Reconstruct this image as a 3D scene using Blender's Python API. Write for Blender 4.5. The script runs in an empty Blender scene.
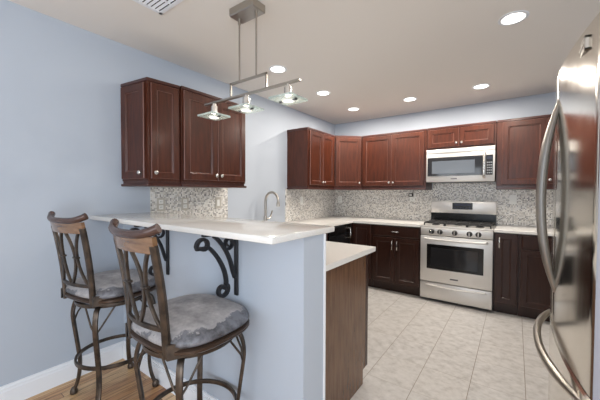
import bpy, bmesh, math, random
from mathutils import Vector, Matrix

random.seed(7)
SC = bpy.context.scene
COL = SC.collection
PI = math.pi

# ------------------------------------------------------------------ camera
cam_data = bpy.data.cameras.new('camera')
cam_data.sensor_width = 36.0
cam_data.lens = 298.26 * 36.0 / 600.0
cam_data.clip_start = 0.02
cam = bpy.data.objects.new('camera', cam_data)
COL.objects.link(cam)
R_ = Vector((0.81028699, 0.58602448, 0.00321039))
U_ = Vector((-0.01728664, 0.01842546, 0.99968079))
F_ = Vector((-0.58577826, 0.81008383, -0.0250603))
M_ = Matrix((R_, U_, -F_)).transposed().to_4x4()
M_.translation = Vector((2.526, 0.0, 1.324))
cam.matrix_world = M_
SC.camera = cam

# ------------------------------------------------------------------ world, exposure, added daylight lamps
world = bpy.data.worlds.new('world')
SC.world = world
world.use_nodes = True
bg = world.node_tree.nodes['Background']
bg.inputs['Color'].default_value = (0.86, 0.93, 1.0, 1)
bg.inputs['Strength'].default_value = 1.0
SC.view_settings.view_transform = 'Standard'
SC.view_settings.look = 'None'
SC.view_settings.gamma = 1.0
SC.view_settings.use_curve_mapping = False
SC.view_settings.exposure = -0.28


def area_light(name, loc, rot, sx, sy, power, color, shape='RECTANGLE'):
    d = bpy.data.lights.new(name, 'AREA')
    d.shape = shape
    d.size = sx
    if shape in ('RECTANGLE', 'ELLIPSE'):
        d.size_y = sy
    d.energy = power
    d.color = color
    o = bpy.data.objects.new(name, d)
    o.location = loc
    o.rotation_euler = rot
    COL.objects.link(o)
    return o


sun_data = bpy.data.lights.new('sun', 'SUN')  # added to bounce off the unseen dining floor and brighten the ceiling
sun_data.energy = 5.0
sun_data.angle = 0.01
sun_data.color = (1.0, 0.95, 0.88)
sun = bpy.data.objects.new('sun', sun_data)
sun.rotation_euler = (math.radians(38), 0, math.radians(8))
sun.location = (1.5, -8, 8)
COL.objects.link(sun)

DAY = (0.82, 0.91, 1.0)
# added fill lamps standing in for daylight at unseen windows and patio door, tilted up
area_light('window_fill', (0.95, -2.93, 1.45), (PI / 2 + .4, 0, 0), 1.35, 1.55, 32, DAY)
area_light('window_fill', (2.65, -2.93, 1.45), (PI / 2 + .4, 0, 0), 1.35, 1.55, 32, DAY)
area_light('patio_fill', (4.14, -1.3, 1.15), (0, PI / 2 + .25, 0), 2.0, 1.7, 105, DAY)
WARM = (1.0, 0.92, 0.82)
CAN_POWER = 13.0  # per ceiling can; the front ones are dimmed

# ------------------------------------------------------------------ helpers
ROOTS = {}


def world_loc(o):
    v = Vector((0, 0, 0))
    while o is not None:
        v = v + o.location
        o = o.parent
    return v


def obj(name, bm, mat, parent=None, smooth=35, local=False):
    """Link bm as one mesh object. Coordinates are world ones unless local."""
    if parent is not None and not local:
        bmesh.ops.translate(bm, verts=bm.verts, vec=-world_loc(parent))
    bmesh.ops.recalc_face_normals(bm, faces=bm.faces)
    me = bpy.data.meshes.new(name)
    bm.to_mesh(me)
    bm.free()
    if smooth:
        me.polygons.foreach_set('use_smooth', [True] * len(me.polygons))
        try:
            me.set_sharp_from_angle(angle=math.radians(smooth))
        except Exception:
            pass
    o = bpy.data.objects.new(name, me)
    COL.objects.link(o)
    if mat is not None:
        me.materials.append(mat)
    if parent is not None:
        o.parent = parent
    return o


def tag(o, label, cat, group=None):
    o['label'] = label
    o['category'] = cat
    if group:
        o['group'] = group
    return o


def thing(name, loc, label, cat, group=None):
    o = bpy.data.objects.new(name, None)
    o.empty_display_size = 0.05
    o.location = loc
    COL.objects.link(o)
    return tag(o, label, cat, group)


def struct(name, bm, mat, smooth=0):
    o = obj(name, bm, mat, None, smooth)
    o['kind'] = 'structure'
    return o


def NB():
    return bmesh.new()


def merge(dst, src):
    me = bpy.data.meshes.new('tmp')
    src.to_mesh(me)
    src.free()
    dst.from_mesh(me)
    bpy.data.meshes.remove(me)


def box(bm, lo, hi, bev=0.0, seg=1):
    t = bmesh.new()
    bmesh.ops.create_cube(t, size=1.0)
    lo, hi = Vector(lo), Vector(hi)
    for v in t.verts:
        v.co = Vector([lo[i] + (v.co[i] + .5) * (hi[i] - lo[i]) for i in range(3)])
    if bev > 0:
        bmesh.ops.bevel(t, geom=list(t.edges), offset=bev, segments=seg, affect='EDGES', profile=0.5)
    merge(bm, t)
    return bm


def prism(bm, poly, z0, z1, bev=0.0, seg=1):
    """Extrude a plan polygon [(x, y)] from z0 to z1."""
    t = bmesh.new()
    a = [t.verts.new((x, y, z0)) for x, y in poly]
    b = [t.verts.new((x, y, z1)) for x, y in poly]
    n = len(poly)
    t.faces.new(a[::-1])
    t.faces.new(b)
    for i in range(n):
        t.faces.new((a[i], a[(i + 1) % n], b[(i + 1) % n], b[i]))
    if bev > 0:
        bmesh.ops.bevel(t, geom=list(t.edges), offset=bev, segments=seg, affect='EDGES', profile=0.5)
    merge(bm, t)
    return bm


def loft(bm, rings, cap=True, closed=False):
    vs = [[bm.verts.new(p) for p in r] for r in rings]
    n = len(vs[0])
    m = len(vs)
    for i in range(m if closed else m - 1):
        a, b = vs[i], vs[(i + 1) % m]
        for j in range(n):
            bm.faces.new((a[j], a[(j + 1) % n], b[(j + 1) % n], b[j]))
    if cap and not closed:
        bm.faces.new(vs[0][::-1])
        bm.faces.new(vs[-1])
    return bm


def sweep(bm, pts, w, d, side=None, n=10, closed=False, sq=2.0, taper=None):
    """Sweep a superellipse section (w along the side vector, d across) along pts."""
    pts = [Vector(p) for p in pts]
    m = len(pts)
    rings = []
    prev = None
    for i, p in enumerate(pts):
        if closed:
            t = pts[(i + 1) % m] - pts[(i - 1) % m]
        else:
            t = pts[min(i + 1, m - 1)] - pts[max(i - 1, 0)]
        t.normalize()
        if side is None:
            s0 = prev if prev is not None else (Vector((0, 0, 1)) if abs(t.z) < 0.9 else Vector((1, 0, 0)))
        else:
            s0 = Vector(side(i)) if callable(side) else Vector(side)
        s = s0 - t * s0.dot(t)
        s.normalize()
        prev = s
        b = t.cross(s)
        k = taper(i / max(1, m - 1)) if taper else 1.0
        ring = []
        for j in range(n):
            a = 2 * PI * j / n
            c, q = math.cos(a), math.sin(a)
            e = 2.0 / sq
            ring.append(p + s * (w * k * math.copysign(abs(c) ** e, c)) + b * (d * k * math.copysign(abs(q) ** e, q)))
        rings.append(ring)
    return loft(bm, rings, True, closed)


def tube(bm, pts, r, n=10, closed=False):
    return sweep(bm, pts, r, r, None, n, closed)


def lathe(bm, prof, c=(0, 0, 0), axis='z', n=24):
    """prof = [(radius, height)]; turned about the axis through c."""
    c = Vector(c)
    rings = []
    for r, h in prof:
        ring = []
        for j in range(n):
            a = 2 * PI * j / n
            x, y = r * math.cos(a), r * math.sin(a)
            v = {'z': (x, y, h), 'y': (x, h, y), 'x': (h, x, y)}[axis]
            ring.append(c + Vector(v))
        rings.append(ring)
    return loft(bm, rings)


def lathe_dir(bm, prof, c, d, n=16):
    c, d = Vector(c), Vector(d).normalized()
    a0 = Vector((0, 0, 1)) if abs(d.z) < .9 else Vector((1, 0, 0))
    s = (a0 - d * a0.dot(d)).normalized()
    b = d.cross(s)
    rings = [[c + d * h + s * (r * math.cos(2 * PI * j / n)) + b * (r * math.sin(2 * PI * j / n)) for j in range(n)] for r, h in prof]
    return loft(bm, rings)


def smooth_path(pts, k=6):
    """Catmull-Rom through pts."""
    pts = [Vector(p) for p in pts]
    out = []
    for i in range(len(pts) - 1):
        p0, p1, p2, p3 = pts[max(i - 1, 0)], pts[i], pts[i + 1], pts[min(i + 2, len(pts) - 1)]
        for j in range(k):
            t = j / k
            out.append(0.5 * ((2 * p1) + (p2 - p0) * t + (2 * p0 - 5 * p1 + 4 * p2 - p3) * t * t + (3 * p1 - p0 - 3 * p2 + p3) * t ** 3))
    out.append(pts[-1])
    return out


def panel_door(bm, o, u, n, w, h, fr=0.055, t=0.02, rec=0.012):
    """Recessed panel door; o is the lower corner on its back plane, u along its width, n outward."""
    o, u, n = Vector(o), Vector(u).normalized(), Vector(n).normalized()
    z = Vector((0, 0, 1))

    def rect(i, d):
        return [bm.verts.new(o + u * a + z * b + n * d) for a, b in ((i, i), (w - i, i), (w - i, h - i), (i, h - i))]
    rings = [rect(0, 0), rect(0, t - .004), rect(.003, t), rect(fr, t), rect(fr + .005, t - .006), rect(fr + .008, t - .006), rect(fr + .013, t - rec)]
    for i, (a, b) in enumerate(zip(rings, rings[1:])):
        for j in range(4):
            f = bm.faces.new((a[j], a[(j + 1) % 4], b[(j + 1) % 4], b[j]))
            f.material_index = 1 if i in (1, 4) else 0   # finish rubbed pale along the edges
    bm.faces.new(rings[0][::-1])
    bm.faces.new(rings[-1])
    return bm


def slab_front(bm, o, u, n, w, h, t=0.02):
    o, u, n = Vector(o), Vector(u).normalized(), Vector(n).normalized()
    z = Vector((0, 0, 1))

    def rect(i, d):
        return [bm.verts.new(o + u * a + z * b + n * d) for a, b in ((i, i), (w - i, i), (w - i, h - i), (i, h - i))]
    rings = [rect(0, 0), rect(0, t - .006), rect(.006, t - .004), rect(.012, t)]
    for a, b in zip(rings, rings[1:]):
        for j in range(4):
            bm.faces.new((a[j], a[(j + 1) % 4], b[(j + 1) % 4], b[j]))
    bm.faces.new(rings[0][::-1])
    bm.faces.new(rings[-1])
    return bm


# ------------------------------------------------------------------ materials
def lin(r, g, b):
    f = lambda c: (c / 255 / 12.92) if c / 255 <= .04045 else ((c / 255 + .055) / 1.055) ** 2.4
    return (f(r), f(g), f(b), 1.0)


class Mat:
    def __init__(s, name, rgb, rough=.5, metal=0.0, **kw):
        s.m = bpy.data.materials.new(name)
        s.m.use_nodes = True
        s.nt = s.m.node_tree
        s.N = s.nt.nodes
        s.L = s.nt.links
        s.p = s.N['Principled BSDF']
        s.p.inputs['Base Color'].default_value = rgb
        s.p.inputs['Roughness'].default_value = rough
        s.p.inputs['Metallic'].default_value = metal
        for k, v in kw.items():
            s.p.inputs[k].default_value = v

    def node(s, t, **kw):
        n = s.N.new(t)
        for k, v in kw.items():
            setattr(n, k, v)
        return n

    def link(s, a, b):
        s.L.new(a, b)

    def coords(s, scale=(1, 1, 1), kind='Object', rot=(0, 0, 0)):
        mp = s.node('ShaderNodeMapping')
        mp.inputs['Scale'].default_value = scale
        mp.inputs['Rotation'].default_value = rot
        if kind == 'World':
            g = s.node('ShaderNodeNewGeometry')
            s.link(g.outputs['Position'], mp.inputs['Vector'])
        else:
            tc = s.node('ShaderNodeTexCoord')
            s.link(tc.outputs[kind], mp.inputs['Vector'])
        return mp.outputs['Vector']

    def noise(s, vec, scale, detail=4, rough=.55):
        n = s.node('ShaderNodeTexNoise')
        n.inputs['Scale'].default_value = scale
        n.inputs['Detail'].default_value = detail
        n.inputs['Roughness'].default_value = rough
        s.link(vec, n.inputs['Vector'])
        return n.outputs['Fac']

    def ramp(s, fac, stops, interp='LINEAR'):
        r = s.node('ShaderNodeValToRGB')
        r.color_ramp.interpolation = interp
        el = r.color_ramp.elements
        while len(el) < len(stops):
            el.new(0.5)
        for e, (pos, c) in zip(el, stops):
            e.position = pos
            e.color = c if len(c) == 4 else (*c, 1)
        s.link(fac, r.inputs['Fac'])
        return r.outputs['Color']

    def math(s, op, a, b=None):
        n = s.node('ShaderNodeMath', operation=op)
        for i, x in enumerate((a, b)):
            if x is None:
                continue
            if isinstance(x, (int, float)):
                n.inputs[i].default_value = x
            else:
                s.link(x, n.inputs[i])
        return n.outputs[0]

    def mix(s, fac, a, b, mode='MIX'):
        n = s.node('ShaderNodeMix', data_type='RGBA', blend_type=mode)
        for k, x in (('Factor', fac), ('A', a), ('B', b)):
            sock = [i for i in n.inputs if i.name == k and (i.type == 'RGBA' or (k == 'Factor' and i.type == 'VALUE'))][0]
            if isinstance(x, (int, float)):
                sock.default_value = x
            elif isinstance(x, tuple):
                sock.default_value = x
            else:
                s.link(x, sock)
        return [o for o in n.outputs if o.type == 'RGBA'][0]

    def color(s, c):
        s.link(c, s.p.inputs['Base Color'])
        return s

    def bump(s, fac, strength=.1, dist=.01):
        b = s.node('ShaderNodeBump')
        b.inputs['Strength'].default_value = strength
        b.inputs['Distance'].default_value = dist
        s.link(fac, b.inputs['Height'])
        s.link(b.outputs['Normal'], s.p.inputs['Normal'])
        return s

    def xyz(s, vec):
        n = s.node('ShaderNodeSeparateXYZ')
        s.link(vec, n.inputs[0])
        return n.outputs

    def comb(s, x, y, z=0.0):
        n = s.node('ShaderNodeCombineXYZ')
        for i, v in enumerate((x, y, z)):
            if isinstance(v, (int, float)):
                n.inputs[i].default_value = v
            else:
                s.link(v, n.inputs[i])
        return n.outputs[0]


def paint(name, rgb, rough=.6):
    m = Mat(name, lin(*rgb), rough)
    f = m.noise(m.coords(kind='World'), 260, 2)
    m.bump(f, .06, .002)
    return m.m


def cherry(name, dark, light, rough=.28, axis='z', spec=.5):
    m = Mat(name, lin(*dark), rough)
    sc = {'z': (9, 9, 1.0), 'x': (1.0, 9, 9), 'y': (9, 1.0, 9)}[axis]
    v = m.coords(sc, 'Object')
    f = m.noise(v, 5.5, 6, .6)
    c = m.ramp(f, [(.30, lin(*dark)), (.72, lin(*light))])
    m.color(c)
    m.p.inputs['Specular IOR Level'].default_value = spec
    m.p.inputs['Coat Weight'].default_value = .12 if spec > .4 else .04
    m.p.inputs['Coat Roughness'].default_value = .15
    return m.m


def steel(name, rgb, rough, axis=(1, 1, 60)):
    m = Mat(name, lin(*rgb), rough, 1.0 if rough < .4 else .8)
    v = m.coords(axis, 'Object')
    f = m.noise(v, 8, 3)
    r = m.ramp(f, [(.3, (rough * .85,) * 3), (.7, (rough * 1.15,) * 3)])
    m.link(r, m.p.inputs['Roughness'])
    return m.m


def mosaic(name, axis):
    m = Mat(name, lin(180, 175, 168), .25)
    g = m.coords((1, 1, 1), 'World')
    x, y, z = m.xyz(g)
    a = {'y': y, 'x': x}[axis]
    S = 1 / .0135
    ua, ub = m.math('MULTIPLY', a, S), m.math('MULTIPLY', z, S)
    ia, ib = m.math('FLOOR', ua), m.math('FLOOR', ub)
    wn = m.node('ShaderNodeTexWhiteNoise', noise_dimensions='2D')
    m.link(m.comb(ia, ib), wn.inputs['Vector'])
    tile = m.ramp(wn.outputs['Value'], [(0, lin(240, 237, 232)), (.28, lin(220, 216, 209)), (.46, lin(196, 191, 184)), (.64, lin(228, 227, 225)), (.76, lin(172, 170, 167)), (.92, lin(140, 139, 139))], 'CONSTANT')
    fa, fb = m.math('FRACT', ua), m.math('FRACT', ub)
    ga, gb = m.math('GREATER_THAN', fa, .10), m.math('GREATER_THAN', fb, .10)
    inside = m.math('MULTIPLY', ga, gb)
    m.color(m.mix(inside, lin(206, 203, 197), tile))
    m.link(m.math('SUBTRACT', .75, m.math('MULTIPLY', inside, .55)), m.p.inputs['Roughness'])
    m.bump(inside, .25, .001)
    return m.m


def tile_floor():
    m = Mat('floor tile', lin(205, 197, 187), .32)
    g = m.coords((1, 1, 1), 'World')
    x, y, z = m.xyz(g)
    ua = m.math('DIVIDE', m.math('SUBTRACT', x, 1.668), .3105)
    ub = m.math('DIVIDE', m.math('SUBTRACT', y, 2.03), .345)
    ia, ib = m.math('FLOOR', ua), m.math('FLOOR', ub)
    wn = m.node('ShaderNodeTexWhiteNoise', noise_dimensions='2D')
    m.link(m.comb(ia, ib), wn.inputs['Vector'])
    off = m.node('ShaderNodeVectorMath', operation='ADD')
    sc = m.node('ShaderNodeVectorMath', operation='SCALE')
    m.link(wn.outputs['Color'], sc.inputs[0])
    sc.inputs['Scale'].default_value = 7.0
    m.link(g, off.inputs[0])
    m.link(sc.outputs[0], off.inputs[1])
    mp = m.node('ShaderNodeMapping')
    mp.inputs['Scale'].default_value = (1.0, 1.2, 1)
    mp.inputs['Rotation'].default_value = (0, 0, .5)
    m.link(off.outputs[0], mp.inputs['Vector'])
    f = m.noise(mp.outputs[0], 15, 9, .66)
    c = m.ramp(f, [(.32, lin(160, 156, 152)), (.48, lin(181, 178, 175)), (.66, lin(194, 191, 188))])
    c = m.mix(m.math('MULTIPLY', wn.outputs['Value'], .12), c, lin(190, 182, 172))
    fa, fb = m.math('FRACT', ua), m.math('FRACT', ub)
    ga, gb = m.math('LESS_THAN', fa, .013), m.math('LESS_THAN', fb, .009)
    gb = m.math('MULTIPLY', gb, .6)
    gr = m.math('MAXIMUM', ga, gb)
    m.color(m.mix(gr, c, lin(128, 118, 106)))
    m.bump(f, .05, .003)
    return m.m


def wood_floor():
    m = Mat('oak floor', lin(190, 150, 105), .3)
    g = m.coords((1, 1, 1), 'World')
    x, y, z = m.xyz(g)
    ua = m.math('DIVIDE', x, .062)
    ia = m.math('FLOOR', ua)
    w1 = m.node('ShaderNodeTexWhiteNoise', noise_dimensions='1D')
    m.link(ia, w1.inputs['W'])
    ub = m.math('ADD', m.math('DIVIDE', y, .62), m.math('MULTIPLY', w1.outputs['Value'], 9))
    ib = m.math('FLOOR', ub)
    wn = m.node('ShaderNodeTexWhiteNoise', noise_dimensions='2D')
    m.link(m.comb(ia, ib), wn.inputs['Vector'])
    c = m.ramp(wn.outputs['Value'], [(0, lin(214, 176, 130)), (.25, lin(232, 202, 162)), (.5, lin(190, 142, 98)), (.7, lin(224, 188, 142)), (.88, lin(164, 112, 76)), (1, lin(206, 160, 112))])
    off = m.node('ShaderNodeVectorMath', operation='ADD')
    sc = m.node('ShaderNodeVectorMath', operation='SCALE')
    m.link(wn.outputs['Color'], sc.inputs[0])
    sc.inputs['Scale'].default_value = 5.0
    m.link(g, off.inputs[0])
    m.link(sc.outputs[0], off.inputs[1])
    mp = m.node('ShaderNodeMapping')
    mp.inputs['Scale'].default_value = (14, 1.2, 1)
    m.link(off.outputs[0], mp.inputs['Vector'])
    f = m.noise(mp.outputs[0], 4.5, 6, .6)
    gr = m.ramp(f, [(.3, lin(112, 74, 46)), (.55, (1, 1, 1))])
    c = m.mix(.75, c, gr, 'MULTIPLY')
    fa, fb = m.math('FRACT', ua), m.math('FRACT', ub)
    seam = m.math('MAXIMUM', m.math('LESS_THAN', fa, .04), m.math('LESS_THAN', fb, .006))
    m.color(m.mix(seam, c, lin(92, 62, 40)))
    return m.m


def quartz():
    m = Mat('white quartz', lin(228, 226, 221), .09)
    f = m.noise(m.coords((1, 1, 1), 'World'), 240, 2)
    m.color(m.ramp(f, [(.35, lin(225, 222, 217)), (.6, lin(231, 229, 225))]))
    return m.m


def cushion_mat():
    m = Mat('worn grey upholstery', lin(140, 136, 135), .75)
    v = m.coords((1, 1, 1), 'Object')
    x, y, z = m.xyz(v)
    n1 = m.noise(v, 11, 6, .65)
    n2 = m.noise(v, 60, 4, .6)
    cloth = m.ramp(n1, [(.32, lin(154, 151, 152)), (.5, lin(182, 178, 178)), (.68, lin(206, 202, 201))])
    cloth = m.mix(.25, cloth, m.ramp(n2, [(.35, lin(120, 118, 120)), (.65, lin(215, 212, 212))]), 'MULTIPLY')
    # the leather rim has cracked away to cloth in patches
    r = m.math('POWER', m.math('ADD', m.math('POWER', m.math('ABSOLUTE', x), 3.0), m.math('POWER', m.math('ABSOLUTE', y), 3.0)), 1 / 3)
    edge = m.math('ADD', r, m.math('MULTIPLY', m.math('SUBTRACT', n1, .5), .16))
    msk = m.ramp(edge, [(.0, (0, 0, 0)), (.222, (0, 0, 0)), (.229, (1, 1, 1))])
    leather = m.ramp(n1, [(.40, lin(40, 36, 36)), (.62, lin(120, 120, 126))])
    m.color(m.mix(msk, cloth, leather))
    m.link(m.math('SUBTRACT', .85, m.math('MULTIPLY', msk, .5)), m.p.inputs['Roughness'])
    m.bump(n2, .25, .004)
    return m.m


def bronze():
    m = Mat('aged bronze', lin(80, 70, 62), .36, .6)
    f = m.noise(m.coords((1, 1, 1), 'Object'), 18, 5)
    m.color(m.ramp(f, [(.35, lin(56, 49, 44)), (.65, lin(90, 77, 66))]))
    return m.m


def seat_wood():
    m = Mat('brown lacquered wood', lin(120, 82, 52), .25)
    f = m.noise(m.coords((2, 2, 9), 'Object'), 5, 5)
    m.color(m.ramp(f, [(.3, lin(96, 68, 47)), (.7, lin(140, 106, 76))]))
    m.p.inputs['Coat Weight'].default_value = .6
    m.p.inputs['Coat Roughness'].default_value = .12
    return m.m


MT = {
    'wall': paint('pale blue wall paint', (182, 190, 201)),
    'ceiling': paint('warm white ceiling paint', (232, 227, 221), .8),
    'white': paint('white trim paint', (236, 238, 242), .35),
    'cab': cherry('dark cherry wood', (54, 25, 16), (84, 42, 27), .3, spec=.38),
    'cabx': cherry('dark cherry wood along', (54, 26, 22), (78, 42, 33), axis='x'),
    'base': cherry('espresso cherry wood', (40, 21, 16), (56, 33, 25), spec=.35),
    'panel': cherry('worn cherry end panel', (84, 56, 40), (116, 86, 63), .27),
    'rub': Mat('rubbed cherry edge', lin(122, 84, 74), .35).m,
    'rubbase': Mat('rubbed espresso edge', lin(76, 52, 44), .35).m,
    'plate': Mat('beige cover plate', lin(190, 184, 174), .4).m,
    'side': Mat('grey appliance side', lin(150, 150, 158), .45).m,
    'quartz': quartz(),
    'mos_y': mosaic('mosaic tile on left wall', 'y'),
    'mos_x': mosaic('mosaic tile on back wall', 'x'),
    'tile': tile_floor(),
    'oak': wood_floor(),
    'steel': steel('brushed stainless steel', (218, 215, 211), .42),
    'fridge': steel('polished stainless steel', (222, 218, 210), .135, (60, 1, 1)),
    'nickel': Mat('satin nickel', lin(214, 210, 204), .25, 1.0).m,
    'nickel2': Mat('brushed nickel', lin(176, 170, 162), .32, 1.0).m,
    'chrome': Mat('chrome', lin(225, 225, 225), .08, 1.0).m,
    'iron': Mat('black wrought iron', lin(30, 30, 34), .45, .2).m,
    'black': Mat('black enamel', lin(16, 16, 17), .18).m,
    'blackmatt': Mat('matt black cast iron', lin(28, 28, 29), .6).m,
    'dglass': Mat('dark oven glass', lin(38, 38, 40), .05).m,
    'mesh': Mat('microwave window mesh', lin(92, 98, 106), .15).m,
    'dark': Mat('dark cavity', lin(14, 13, 13), .7).m,
    'gray': Mat('dark grey plastic', lin(92, 90, 96), .4).m,
    'plastic': Mat('white plastic', lin(238, 238, 234), .35).m,
    'slot': Mat('outlet slot', lin(60, 60, 62), .5).m,
    'screen': Mat('display glass', lin(52, 56, 72), .1).m,
    'button': Mat('keypad print', lin(150, 152, 156), .4).m,
    'cushion': cushion_mat(),
    'crest': Mat('dark polished rail', lin(84, 64, 58), .22, .25).m,
    'frame': Mat('dark brown seat frame', lin(70, 54, 44), .3, .35).m,
    'bronze': bronze(),
    'swood': seat_wood(),
}
gm = Mat('clear green tinted glass', (0.86, 0.97, 0.92, 1), .03)
gm.p.inputs['Transmission Weight'].default_value = .7
gm.p.inputs['IOR'].default_value = 1.45
MT['glass'] = gm.m
fm = Mat('frosted glass', (0.95, 0.95, 0.93, 1), .4)
fm.p.inputs['Transmission Weight'].default_value = .5
fm.p.inputs['Emission Color'].default_value = (1, .96, .9, 1)
fm.p.inputs['Emission Strength'].default_value = .15
MT['frost'] = fm.m
em = Mat('lit lamp lens', (1, 1, 1, 1), .5)
em.p.inputs['Emission Color'].default_value = (1, .97, .92, 1)
em.p.inputs['Emission Strength'].default_value = 6.0
MT['lens'] = em.m

# ------------------------------------------------------------------ the setting
YB, H, XR, YR = 4.51, 2.4875, 4.2, -3.0
YT = 1.15  # where the oak floor meets the tile
struct('floor', box(NB(), (0, YT, -.05), (XR, YB, 0)), MT['tile'])
struct('floor.001', box(NB(), (0, YR, -.05), (XR, YT, 0)), MT['oak'])
struct('ceiling', box(NB(), (-.12, YR - .12, H), (XR + .12, YB + .12, H + .1)), MT['ceiling'])
struct('wall_left', box(NB(), (-.12, YR - .12, -.05), (0, YB + .12, H)), MT['wall'])
struct('wall_back', box(NB(), (0, YB, -.05), (XR + .12, YB + .12, H)), MT['wall'])
# kitchen side wall behind the refrigerator, dining side wall with the patio opening, rear wall with two windows
w = NB()
box(w, (3.50, .96, -.05), (3.62, YB, H))
box(w, (3.62, .96, -.05), (XR, 1.08, H))
struct('wall_right', w, MT['wall'])
w = NB()
box(w, (XR, YR - .12, -.05), (XR + .12, -2.2, H))
box(w, (XR, -.4, -.05), (XR + .12, YB, H))
box(w, (XR, -2.2, 2.2), (XR + .12, -.4, H))
struct('wall_right.001', w, MT['wall'])
w = NB()
for x0, x1 in ((0, .25), (1.65, 1.95), (3.35, XR)):
    box(w, (x0, YR - .12, -.05), (x1, YR, H))
for x0, x1 in ((.25, 1.65), (1.95, 3.35)):
    box(w, (x0, YR - .12, -.05), (x1, YR, .65))
    box(w, (x0, YR - .12, 2.25), (x1, YR, H))
struct('wall_rear', w, MT['wall'])
for k, (x0, x1) in enumerate(((.25, 1.65), (1.95, 3.35))):
    w = NB()
    for a in (x0, (x0 + x1) / 2 - .02, x1 - .04):
        box(w, (a, YR - .09, .65), (a + .04, YR - .04, 2.25))
    for b in (.65, 1.43, 2.21):
        box(w, (x0, YR - .085, b), (x1, YR - .045, b + .04))
    struct('window_%d' % (k + 1), w, MT['white'])

# baseboards
def baseboard(name, poly):
    b = NB()
    prism(b, poly(.016), 0, .10)
    prism(b, poly(.012), .10, .118)
    prism(b, poly(.007), .118, .135)
    struct(name, b, MT['white'])


baseboard('baseboard_left', lambda d: [(0, YR), (d, YR), (d, 1.09), (0, 1.09)])
baseboard('baseboard_peninsula', lambda d: [(0.02, 1.09), (0.02, 1.09 - d), (1.76 + d, 1.09 - d), (1.76 + d, 1.255), (1.76, 1.255), (1.76, 1.09)])

# half wall that carries the bar
struct('wall_peninsula', box(NB(), (0, 1.09, 0), (1.76, 1.26, 1.12)), MT['wall'])
struct('trim_1', box(NB(), (1.735, 1.26, 0), (1.765, 1.275, 1.12)), MT['white'])

# mosaic backsplashes
CT = .93
tag(obj('backsplash', box(NB(), (0.0005, 1.31, CT), (.009, 2.15, 1.372)), MT['mos_y'], None, 0), 'small mosaic tile backsplash panel under the double cabinet above the bar', 'backsplash')
tag(obj('backsplash', box(NB(), (0.0005, 3.15, CT), (.009, YB - .0005, 1.372)), MT['mos_y'], None, 0), 'mosaic tile backsplash on the left wall beside the faucet', 'backsplash')
w = NB()
box(w, (.0095, YB - .009, CT), (3.495, YB - .0005, 1.372))
box(w, (1.575, YB - .009, 1.372), (2.33, YB - .0005, 1.46))
tag(obj('backsplash', w, MT['mos_x'], None, 0), 'mosaic tile backsplash along the back wall behind the range', 'backsplash')

# ------------------------------------------------------------------ countertops
tag(obj('bar_countertop', box(NB(), (0.002, .862, 1.122), (1.772, 1.352, 1.152), .006, 2), MT['quartz']), 'raised white quartz bar top on the half wall', 'countertop')
b = NB()
z0, z1 = CT - .032, CT
for lo, hi in (((0.011, 1.277), (.66, 2.45)), ((0.011, 2.45), (.14, 3.05)), ((.54, 2.45), (.66, 3.05)), ((0.011, 3.05), (.66, YB - .011)), ((.66, 3.86), (1.572, YB - .011)), ((.66, 1.277), (1.703, 2.085))):
    box(b, (lo[0], lo[1], z0), (hi[0], hi[1], z1))
bmesh.ops.remove_doubles(b, verts=b.verts, dist=.0005)
tag(obj('kitchen_countertop', b, MT['quartz'], None, 0), 'white quartz countertop running from below the bar round the sink to the range', 'countertop')
tag(obj('kitchen_countertop', box(NB(), (2.342, 3.86, z0), (3.495, YB - .011, z1), .004), MT['quartz']), 'white quartz countertop between the range and the refrigerator', 'countertop')

# sink set in the left countertop
t = thing('kitchen_sink', (.34, 2.75, .72), 'stainless kitchen sink under the curved faucet', 'sink')
b = NB()
X0, X1, Y0, Y1 = .145, .535, 2.455, 3.045
for r in ([(X0, Y0, .925), (X1, Y0, .925), (X1, Y1, .925), (X0, Y1, .925)],):
    pass
rings = []
for ins, zz in ((0, .90), (0, .925), (.008, .925), (.02, .74), (.06, .725)):
    rings.append([(X0 + ins, Y0 + ins, zz), (X1 - ins, Y0 + ins, zz), (X1 - ins, Y1 - ins, zz), (X0 + ins, Y1 - ins, zz)])
vs = [[b.verts.new(p) for p in r] for r in rings]
for a, c in zip(vs, vs[1:]):
    for j in range(4):
        b.faces.new((a[j], a[(j + 1) % 4], c[(j + 1) % 4], c[j]))
b.faces.new(vs[-1])
obj('basin', b, MT['steel'], t)
obj('drain', lathe(NB(), [(.045, .7255), (.045, .729), (.03, .729), (.03, .7258)], (.34, 2.75, 0)), MT['chrome'], t)

t = thing('faucet', (.09, 2.66, CT), 'brushed gooseneck kitchen faucet rising behind the bar', 'faucet')
fb = NB()
lathe(fb, [(.030, 0), (.030, .012), (.024, .02), (.022, .10), (.017, .115)], (.09, 2.66, CT))
obj('faucet_body', fb, MT['nickel2'], t)
pts = [(.09, 2.66, CT + .11), (.09, 2.66, CT + .27)]
for k in range(13):
    a = PI - PI * k / 12
    pts.append((.19 + .10 * math.cos(a), 2.66, CT + .29 + .105 * math.sin(a)))
pts.append((.29, 2.66, CT + .275))
obj('spout', tube(NB(), pts, .015, 12), MT['nickel2'], t)
obj('spray_head', lathe(NB(), [(.016, .0), (.019, -.01), (.021, -.05), (.015, -.055)], (.29, 2.66, CT + .285)), MT['nickel2'], t)
hb = NB()
tube(hb, [(.10, 2.68, CT + .075), (.105, 2.73, CT + .085), (.108, 2.765, CT + .17)], .0085)
obj('handle', hb, MT['nickel2'], t)


# ------------------------------------------------------------------ cabinets
def knob(parent, c, d, mat='nickel'):
    return obj('knob', lathe_dir(NB(), [(.006, 0), (.006, .010), (.014, .016), (.016, .024), (.012, .030), (.004, .032)], c, d), MT[mat], parent)


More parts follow.
